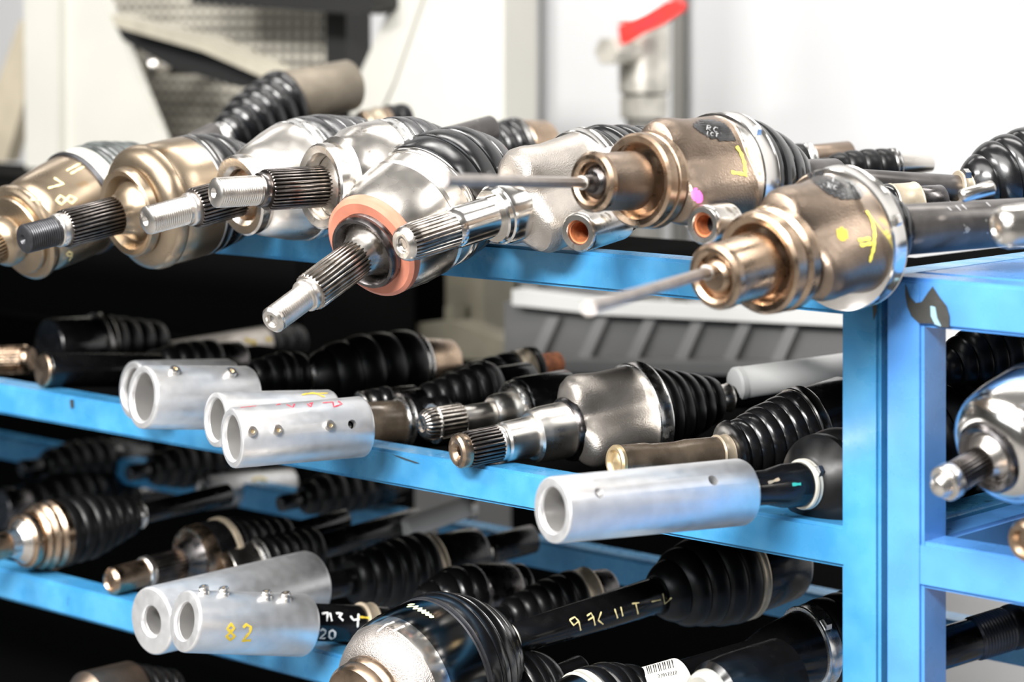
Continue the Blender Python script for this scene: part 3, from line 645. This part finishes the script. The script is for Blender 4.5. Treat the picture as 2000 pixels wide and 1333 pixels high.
# ------------------------------------------------------------------ aluminium sleeves
def sleeve(label, tip, ang, th, ro, ri, L, rest=None, Y=None, m='alu', d=None, taper=0):
    t = Thing('shaft_sleeve', label, 'sleeve', tip, ang, th, [
        ('tube_body', m, [(L, ri), (L, ro-5-taper), (L-2, ro-2-taper), (L-6, ro-taper), (6, ro), (2, ro-1), (0.5, ro-3), (0, ro-5), (0, ri+3), (2, ri+1), (5, ri)], dict(loop=1, n=96, sharp=40)),
        ('bore_wall', 'alushaded', [(8, ri-.1), (L-4, ri-.1), (L-4, ri-1), (8, ri-1)], dict(loop=1)),
        ('dark_plug', 'blackpaint', cyl(L*.7, L-6, ri*.9))], rest=rest, Y=Y, d=d)  # black plug added so the bore and drilled holes look dark
    return t
s1 = sleeve('aluminium sleeve with two set screws on top, leftmost on the middle shelf', (277, 776), 0.5, 62, 62, 47, 205, rest=2)
s1.screw(340, 727, 11, 9); s1.screw(450, 731, 11, 9)
sleeve('aluminium sleeve mostly hidden behind the leftmost middle-shelf sleeve', (258, 762), -1, 62, 57, 42, 190, Y=s1.path[0][1].y+0.055)
s2 = sleeve('plain aluminium sleeve between two others, with yellow mark on top', (420, 820), -1, 64, 54, 41, 225, rest=2)
s2.stroke('ink_mark', 'yellowink', [[(590, 772), (612, 768)], [(612, 768), (634, 776)], [(596, 770), (640, 769)]], 4)
s3 = sleeve('aluminium sleeve with red scribble and three set screws', (452, 856), -5, 68, 59, 44, 258, d=s2.k-0.035)
for x, y in ((491, 844), (541, 841), (643, 832)): s3.screw(x, y, 10.5, 7)
s3.drill('bore_wall', 688, 829, 10); s3.drill('tube_body', 688, 829, 9)
s3.stroke('red_scribble', 'redink', [[(470, 797), (500, 794)], [(540, 792), (548, 790)], [(560, 791), (572, 797), (575, 790)], [(600, 790), (607, 796), (610, 787), (604, 790)], [(630, 788), (650, 786), (652, 796), (668, 790), (660, 784)]], 3)
s4 = sleeve('largest bright aluminium sleeve with two drilled holes near the post', (1078, 997), -5.5, 56, 65, 44, 372, rest=2)

for x, y, r in ((1171, 963, 11), (1393, 938, 11)):
    s4.drill('bore_wall', x, y, r+1); s4.drill('tube_body', x, y, r)
s6 = sleeve('aluminium sleeve marked 82 with four set screws on its top edge', (360, 1214), 2, 60, 60, 36, 235, rest=3)
s5 = sleeve('aluminium sleeve with narrow bore behind the one marked 82', (295, 1214), -13, 54, 66, 29, 320, d=s6.k+.05)
upn = Vector((0.05, -0.15, 1)).normalized()
for x, y in ((399, 1158), (438, 1161), (521, 1168), (559, 1171)): s6.screw(x, y, 10, 14, upn)
s6.stroke('yellow_writing', 'yellowink', glyphs('82', 441, 1219, 20, 32, 2, gap=.6), 6.5)
s6.stroke('dark_speck', 'inkblack', [[(334, 1178), (337, 1182)]], 6)
sl = sleeve('blurred grey sleeve with yellow mark deep on the lower shelf', (395, 962), -5, 62, 34, 20, 175, Y=0.33, m='alugrey')
sl.stroke('ink_mark', 'yellowink', [[(492, 938), (508, 934), (522, 938)]], 6)

# ------------------------------------------------------------------ MIDDLE SHELF
back('bronze splined tip at the far left edge of the middle shelf', (62, 702), 178, 62, [
    ('tip', 'bronze', cyl(0, 14, 24)), ('splined_stub', 'bronze', cyl(10, 100, 28), dict(teeth=26)), ('housing', 'blackpaint', cyl(100, 200, 50))], Y=0.09)
back('black bar with flat steel end face left of the first sleeve', (82, 724), 0, 62, [
    ('end_disc', 'bronze', cyl(0, 8, 33)), ('shaft_bar', 'blackpaint', cyl(7, 230, 33))], rest=2)
back('dark joint with yellow edge mark in the shadow at upper left', (95, 680), -4, 60, [
    ('housing', 'blackpaint', cyl(0, 90, 56)), ('clamp', 'banddark', band(88, 108, 60)), ('boot', 'rubber', boot([(106, 58), (220, 36)], 4, 5))], Y=0.14)
th_y = back('grey-brown joint with yellow paint dabs behind the first sleeve', (330, 700), -8, 60, [
    ('housing', 'cast', cyl(0, 190, 32, 36)), ('boot', 'rubber', boot([(188, 38), (260, 30)], 3, 4))], Y=0.30)
th_y.stroke('paint_mark', 'yellowink', [[(478, 664), (500, 670)], [(520, 662), (530, 664)]], 9)
back('low black boot directly behind the leftmost middle-shelf sleeve', (230, 722), -4, 62, [
    ('shaft_bar', 'blackpaint', cyl(0, 60, 22)), ('boot', 'rubber', boot([(56, 30), (130, 46), (190, 46)], 5, 5)), ('housing', 'darksteel', cyl(186, 240, 38))], Y=0.10)
back('black boot on the bar between sleeves and the biggest black boot', (440, 742), -3, 62, [
    ('shaft_bar', 'blackpaint', cyl(0, 60, 28)), ('boot', 'rubber', boot([(50, 34), (110, 50), (150, 46)], 4, 5)), ('clamp', 'band', band(148, 160, 38)), ('housing', 'darksteel', cyl(158, 200, 30))], Y=0.07)
back('biggest black ribbed boot in the middle of the middle shelf', (560, 748), -8, 62, [
    ('shaft_bar', 'blackpaint', cyl(0, 44, 24)), ('boot', 'rubber', boot([(36, 34), (80, 62), (150, 74), (250, 70)], 5, 7)), ('clamp', 'band', band(246, 262, 60)),
    ('housing', 'bronze', cyl(260, 330, 50, 40, 8))], Y=0.12)
m5 = back('short brown barrel with silver ring emerging behind the scribbled sleeve', (690, 832), -4, 64, [
    ('barrel', 'brownpaint', [(0, 0), (0, 40), (20, 41), (26, 44), (90, 43), (92, 0)]), ('ring', 'band', band(88, 106, 47)), ('boot', 'rubbershiny', boot([(104, 40), (180, 50)], 3, 5))], Y=0.045)
back('cluttered small joint with silver band behind the brown barrel', (700, 790), -6, 62, [
    ('clamp', 'steelworn', band(0, 22, 24)), ('boot', 'rubbershiny', boot([(20, 26), (60, 30)], 2, 4)), ('housing', 'darksteel', cyl(58, 110, 26))], Y=0.08)
back('black ribbed boot behind the clip-ringed splined stub', (780, 792), -10, 62, [
    ('collar', 'darksteel', cyl(0, 50, 26)), ('boot', 'rubber', boot([(46, 32), (90, 40), (170, 58), (190, 50)], 6, 5)), ('housing', 'blackpaint', cyl(186, 260, 40))], Y=0.09)
back('black boot with beige band and rusty joint at rear of middle shelf', (860, 762), -13, 62, [
    ('boot', 'rubber', boot([(0, 26), (60, 40), (150, 44)], 5, 4)), ('clamp', 'bandbeige', band(148, 178, 42)), ('housing', 'rust', cyl(190, 240, 26, 22, 4)), ('seal', 'rubber', cyl(176, 192, 44))], Y=0.17)
m9 = back('slim splined stub with a wire clip ring, above the nearer silver stub', (824, 832), -9.5, 62, [
    ('splined_stub', 'spline', [(2, 0), (2, 14), (0, 15), (0, 22), (4, 28), (10, 31), (20, 33), (76, 33), (78, 30), (78, 0)], dict(teeth=22, depth=6)),
    ('clip_ring', 'band', [(22, 33), (22, 39), (25, 39), (25, 33)], dict(loop=1)),
    ('bore', 'polished', [(-1, 13), (10, 9), (10, 0), (1, 0)]), ('stub_shaft', 'steel', cyl(76, 156, 25)),
    ('collar', 'steel', [(138, 0), (138, 32), (142, 36), (150, 38), (196, 38), (196, 0)]), ('shield_ring', 'band', [(186, 0), (186, 34), (178, 44), (176, 54), (180, 57), (188, 58), (194, 52), (196, 0)]),
    ('housing', 'blackpaint', cyl(192, 290, 62))], rest=2)
m10 = back('large silver three-lobed joint with boot, centre of the middle shelf', (890, 883), -11.5, 62, [
    ('splined_stub', 'splinedark', [(18, 0), (18, 26), (20, 34), (24, 36), (82, 36), (84, 34), (84, 0)], dict(teeth=26, depth=6)),
    ('tip_ring', 'bronze', [(8, 10), (2, 16), (0, 20), (0, 28), (4, 33), (12, 35), (20, 33), (20, 10)], dict(loop=1, label='chamfered bronze-toned tip')),
    ('bore', 'polished', [(2, 16), (18, 12), (18, 0), (2, 0)]),
    ('band_ring', 'steel', cyl(82, 94, 36)), ('bearing_shaft', 'steel', [(92, 0), (92, 36), (96, 39), (158, 40), (158, 0)]),
    ('collar', 'steel', [(150, 0), (150, 46), (153, 51), (166, 53), (170, 54), (218, 55), (220, 0)]), ('seal_ring', 'darksteel', [(216, 0), (216, 58), (220, 62), (226, 64), (228, 0)]),
    ('housing', 'cast', [(222, 0), (222, 70), (224, 84), (228, 94), (238, 102), (252, 103), (290, 98), (370, 99), (374, 0)], dict(lobe=lob(.52, 222, 390, .4), ph=-30, n=96)),
    ('clamp', 'band', band(350, 378, 101)), ('boot', 'rubber', boot([(360, 94), (400, 86), (460, 66), (520, 42)], 6, 6)),
    ('small_clamp', 'steel', band(518, 546, 27)), ('shaft_bar', 'blackpaint', cyl(544, 800, 22, 30))], rest=2, bend=(480, 540, -7, 62))
m10.ear(366, 102, -12, 'band')
m12 = back('olive-brown tube shaft with open end beneath the three-lobed joint', (1199, 905), -5, 60, [
    ('tube_end', 'goldcore', [(6, 20), (0, 26), (0, 32), (4, 35), (10, 35), (10, 20)], dict(loop=1)), ('core', 'goldcore', [(-1, 0), (0, 6), (4, 20), (8, 24), (8, 0)]),
    ('shaft_bar', 'brownpaint', [(8, 0), (8, 34), (60, 34), (74, 31), (120, 31), (140, 34), (206, 34), (208, 0)]), ('clamp', 'bandbeige', band(200, 226, 36)),
    ('shield_disc', 'blackpaint', [(222, 0), (222, 50), (226, 60), (232, 62), (240, 56), (242, 0)]), ('boot', 'rubbershiny', boot([(238, 56), (290, 68), (370, 82)], 6, 4)), ('large_clamp', 'banddark', band(368, 390, 82)), ('housing', 'blackpaint', cyl(388, 470, 76))], Y=-0.01, bend=(200, 250, -18, 60))
m13 = back('pale grey pipe with rounded white end in front of the parts tray', (1432, 752), -8, 62, [
    ('end_cap', 'white', [(0, 0), (0, 20), (2, 30), (6, 34), (16, 34), (18, 0)]), ('pipe', 'white', cyl(14, 330, 33, 30))], Y=0.19)
back('black boot lying across behind the largest bright sleeve', (1470, 850), -14, 60, [
    ('boot', 'rubber', boot([(0, 50), (80, 66), (140, 66)], 4, 4)), ('housing', 'blackpaint', cyl(136, 220, 60))], Y=0.09)
m11 = back('black shaft with teal dash, leaving the largest sleeve to the post', (1436, 958), -5, 60, [
    ('shaft_bar', 'blackpaint', [(0, 0), (0, 33), (60, 34), (90, 42), (134, 44), (136, 0)]), ('clamp', 'bandcream', band(128, 140, 48)),
    ('boot', 'rubber', boot([(138, 54), (160, 94), (200, 104), (300, 104)], 4, 7))], d=(s4.frame(345)[0]-CAM).dot(FW), bend=(90, 150, -5, 42))
m11.ear(136, 49, 40, 'band'); m11.stroke('teal_mark', 'teal', [[(1547, 947), (1564, 946)]], 7)
m11.stroke('wear_mark', 'bandbeige', [[(1500, 944), (1518, 938), (1522, 936)]], 7)

# ------------------------------------------------------------------ LOWER SHELF
back('brown ringed joint at the left edge of the lower shelf', (-60, 1082), -13, 60, [
    ('shaft_bar', 'bronze', cyl(0, 80, 26)), ('neck_flare', 'steelworn', [(76, 0), (76, 26), (92, 30), (104, 44), (106, 0)]), ('flange_ring', 'bronze', cyl(104, 128, 54, None, 6)),
    ('housing', 'bronze', [(126, 0), (126, 56), (132, 62), (140, 58), (146, 66), (156, 62), (162, 68), (176, 66), (178, 0)]), ('boot', 'rubber', boot([(174, 66), (240, 64), (330, 34)], 6, 6)), ('small_clamp', 'band', band(326, 344, 26)), ('shaft_bar', 'blackpaint', cyl(340, 520, 20))], rest=3)
l2 = back('bronze-tipped dark splined joint casting a shadow on the lower rail', (212, 1138), -15, 58, [
    ('threaded_end', 'bronze', [(4, 0), (4, 12), (0, 16), (2, 22), (8, 27), (70, 27), (72, 0)]), ('collar', 'steel', cyl(70, 84, 31)), ('splined_stub', 'splinedark', cyl(80, 148, 30), dict(teeth=26, depth=3)),
    ('neck_flare', 'darksteel', [(144, 0), (144, 32), (160, 40), (172, 50), (174, 0)]), ('flange_ring', 'bronze', [(174, 0), (172, 50), (166, 56), (166, 62), (176, 66), (190, 66), (192, 0)]),
    ('housing', 'blackpaint', cyl(188, 250, 66, 64, 4)), ('clamp', 'bandbeige', band(224, 236, 67)), ('boot', 'rubber', boot([(248, 62), (360, 36)], 5, 6)), ('shaft_bar', 'blackpaint', cyl(356, 480, 20))], rest=3)
back('short ringed joint nestled above the narrow-bore sleeve', (414, 1130), -16, 58, [
    ('flange_ring', 'bronze', [(10, 0), (8, 40), (0, 48), (0, 56), (8, 60), (18, 60), (20, 0)]), ('housing', 'steelworn', cyl(16, 76, 60, 60, 5)), ('clamp', 'band', band(74, 88, 60)), ('boot', 'rubber', boot([(86, 60), (210, 44)], 6, 6)), ('shaft_bar', 'blackpaint', cyl(206, 420, 24))], Y=0.085)
l5 = back('black bar with white chalk number 12254 and 20 beside sleeve marked 82', (560, 1214), 2, 58, [
    ('shaft_bar', 'blackpaint', cyl(0, 190, 36)), ('clamp', 'bandbeige', band(140, 165, 40))], Y=s6.path[110][1].y)
l5.stroke('chalk_number', 'whitechalk', [[(601, 1196), (617, 1198)], [(612, 1194), (618, 1210)], [(628, 1200), (640, 1197), (638, 1214)], [(644, 1198), (648, 1214)], [(656, 1199), (668, 1199), (662, 1206), (670, 1213)], [(684, 1204), (690, 1212), (702, 1210)], [(700, 1200), (698, 1226)], *glyphs('20', 624, 1229, 14, 18, 4, gap=.3)], 5)
l5.stroke('yellow_mark', 'yellowink', [[(702, 1206), (722, 1208)]], 5)
l7 = back('black boot with beige band ending in a blunt stub pointing right', (628, 1148), -11, 62, [
    ('shaft_bar', 'blackpaint', cyl(0, 70, 26)), ('boot', 'rubber', boot([(60, 46), (130, 66), (210, 70)], 6, 6)), ('clamp', 'bandbeige', band(208, 226, 62)), ('housing', 'blackpaint', cyl(224, 318, 56, 52, 8)),
    ('neck', 'steelworn', cyl(316, 340, 20)), ('stub', 'blackpaint', cyl(338, 424, 28))], Y=0.12, bend=(180, 230, -15, 62))
back('short shaft joint ending with a steel ear behind blunt stub shaft', (560, 1126), -16, 62, [
    ('housing', 'darksteel', cyl(0, 50, 50)), ('boot', 'rubber', boot([(46, 52), (120, 54), (170, 36)], 5, 5)), ('small_clamp', 'band', band(168, 184, 24)), ('shaft_bar', 'blackpaint', cyl(180, 300, 20))], Y=0.19)
back('dusty domed joint under the blunt stub on the lower shelf', (820, 1180), -10, 58, [
    ('boot', 'rubbershiny', boot([(0, 30), (60, 60), (110, 60)], 4, 4)), ('housing', 'darksteel', cyl(106, 190, 56, 50, 14)), ('cap', 'blackpaint', cyl(188, 204, 44))], Y=0.10)
back('slim black ribbed boot with beige band above the yellow-marked bar', (955, 1218), -17, 60, [
    ('shaft_bar', 'blackpaint', cyl(0, 40, 26)), ('boot', 'rubber', boot([(36, 34), (110, 50), (180, 54)], 6, 5)), ('clamp', 'bandbeige', band(176, 206, 50)), ('housing', 'darksteel', cyl(204, 250, 40, 36, 8))], Y=0.11)
l9 = back('big silver joint with two white ticks, lowest centre', (640, 1416), -25, 54, [
    ('splined_stub', 'spline', cyl(0, 60, 45), dict(teeth=26)), ('flange_ring', 'bronze', [(56, 0), (56, 60), (60, 84), (66, 90), (78, 92), (82, 86), (86, 92), (94, 96), (102, 96), (104, 0)]),
    ('housing_nose', 'castbright', [(96, 0), (96, 92), (102, 108), (112, 122), (124, 132), (138, 139), (142, 140), (144, 0)]),
    ('housing', 'polished', [(138, 0), (138, 140), (146, 144), (162, 147), (166, 0)]), ('reflection_band', 'reflectdark', [(162, 0), (162, 146), (176, 149), (232, 149), (236, 0)]), ('clamp', 'oxide', band(230, 244, 149)),
    ('boot', 'rubbershiny', boot([(240, 152), (270, 150), (310, 128), (350, 92), (378, 44)], 6, 6, True)), ('small_clamp', 'bandcream', band(374, 396, 32)),
    ('shaft_bar', 'blackpaint', cyl(392, 700, 30, 36)), ('inner_boot', 'rubber', boot([(694, 46), (740, 76), (820, 98), (850, 96)], 5, 7)), ('inner_clamp', 'bandbeige', band(846, 862, 95)), ('inner_housing', 'blackpaint', cyl(858, 960, 90, 84, 12))],
    rest=3, bend=(370, 400, -17, 58))
l9.stroke('white_tick', 'whitechalk', [[(738, 1235), (754, 1222), (770, 1216)]], 6); l9.stroke('white_tick', 'whitechalk', [[(768, 1234), (780, 1228), (790, 1224)]], 6)
l9.patch('green_smear', 'greenpaint', [(790, 1184), (806, 1180), (836, 1196), (850, 1208), (838, 1206), (812, 1192)])
l9.stroke('chalk_writing', 'yellowpale', [[(1112, 1212), (1122, 1206), (1130, 1214), (1120, 1222), (1112, 1212)], [(1130, 1214), (1134, 1232)], [(1146, 1204), (1154, 1198), (1158, 1206), (1148, 1212)], [(1158, 1204), (1162, 1222)], [(1174, 1196), (1168, 1212), (1178, 1220)], [(1200, 1190), (1206, 1208)], [(1212, 1186), (1216, 1204)], [(1234, 1180), (1248, 1178)], [(1241, 1179), (1246, 1200)], [(1272, 1176), (1290, 1172)], [(1294, 1160), (1298, 1180), (1312, 1168)]], 3.5)
l10 = back('joint with wide cream clamp at the bottom edge, right of silver one', (835, 1440), -24, 56, [
    ('splined_stub', 'spline', cyl(0, 50, 34), dict(teeth=26)), ('housing', 'polished', [(46, 0), (46, 70), (60, 96), (90, 104), (94, 99), (98, 105), (120, 106), (122, 0)]), ('clamp', 'bandcream', band(120, 142, 107)),
    ('boot', 'rubbershiny', boot([(140, 112), (190, 104), (260, 60)], 4, 6)), ('shaft_bar', 'blackpaint', cyl(256, 330, 26))], Y=-0.055)
l11 = back('joint with narrow cream clamp touching the barcode label', (1080, 1420), -22, 56, [
    ('housing', 'polished', [(0, 0), (0, 50), (10, 74), (60, 80), (64, 0)]), ('clamp', 'bandcream', band(62, 82, 82)), ('boot', 'rubbershiny', boot([(80, 86), (130, 80), (190, 50)], 4, 5))], Y=-0.045)
l12 = back('thick black shaft with white barcode label in the bottom right', (1190, 1376), -16, 60, [
    ('shaft_bar', 'blackpaint', [(0, 0), (0, 48), (142, 48), (146, 44), (290, 44), (330, 60), (400, 74), (430, 78), (432, 0)]), ('clamp', 'band', band(396, 424, 80)), ('boot', 'rubber', boot([(426, 84), (520, 88)], 3, 6)),
    ('barcode_label', 'paper', [(60, 0), (60, 49), (62, 50), (142, 50), (143, 49), (143, 0)])], rest=3)
l12.ear(408, 81, 45, 'band')
bars = []; x = 1262.0
while x < 1315:
    bars.append([(x, 1300-(x-1262)*.26), (x+4, 1318-(x-1262)*.26)]); x += 3.6 if int(x) % 3 else 5.5
l12.stroke('barcode', 'inkblack', bars, 2.2); l12.stroke('label_text', 'inkblack', glyphs('2301ZZZZ', 1284, 1319, 3.6, 6, -11, gap=.35), 1.4)
l13 = back('black joint with shiny ring mouth at the bottom by the post', (1370, 1372), -14, 52, [
    ('ring', 'bandcream', [(14, 30), (4, 36), (0, 48), (4, 56), (12, 60), (20, 60), (20, 30)], dict(loop=1)), ('mouth', 'blackpaint', [(16, 0), (16, 36), (20, 36), (20, 0)]), ('housing', 'blackpaint', [(18, 0), (18, 60), (26, 72), (60, 78), (160, 84), (162, 0)])], Y=-0.04)
br2 = back('pale flat bar with round lug lying across the lower shelf rear', (790, 1034), -20, 64, [
    ('bar', 'greypipe', [(0, 0), (0, 16), (4, 20), (130, 22), (132, 0)], dict(n=16)), ('lug', 'steelworn', [(126, 10), (126, 26), (140, 26), (140, 10)], dict(loop=1))], Y=0.26)
back('rough dark casting at the very bottom left edge', (150, 1390), -12, 58, [
    ('housing', 'castbrown', [(0, 0), (0, 50), (20, 72), (110, 74), (114, 0)]), ('boot', 'rubber', boot([(110, 72), (200, 40)], 4, 6))], Y=-0.03)
back('black shaft in shadow behind the lower rail, far left', (0, 995), -6, 62, [
    ('housing', 'darksteel', cyl(0, 50, 40)), ('boot', 'rubber', boot([(46, 44), (150, 60), (260, 40)], 7, 6)), ('shaft_bar', 'blackpaint', cyl(256, 560, 18))], Y=0.24)

for lab, tip, an in (('dark boot in deep shadow above the leftmost ringed joint', (40, 915), -5), ('dark boot in shadow below the two front middle-shelf sleeves', (250, 925), -8),
                     ('dark boot in shadow right of the blurred grey sleeve', (545, 985), -12)):
    back(lab, tip, an, 62, [('shaft_bar', 'blackpaint', cyl(0, 50, 16)), ('boot', 'rubber', boot([(46, 30), (100, 44), (170, 46)], 5, 5)), ('housing', 'blackpaint', cyl(166, 240, 42))], Y=0.27)  # extra boots put in to darken the rear of the lower shelf
back('black joint in shadow behind the round silver joint on the right rack', (1800, 868), -10, 60, [
    ('boot', 'rubber', boot([(0, 60), (50, 110), (120, 115)], 4, 7)), ('housing', 'blackpaint', cyl(118, 260, 112))], Y=0.13)  # extra joint put in to darken the bright gap behind
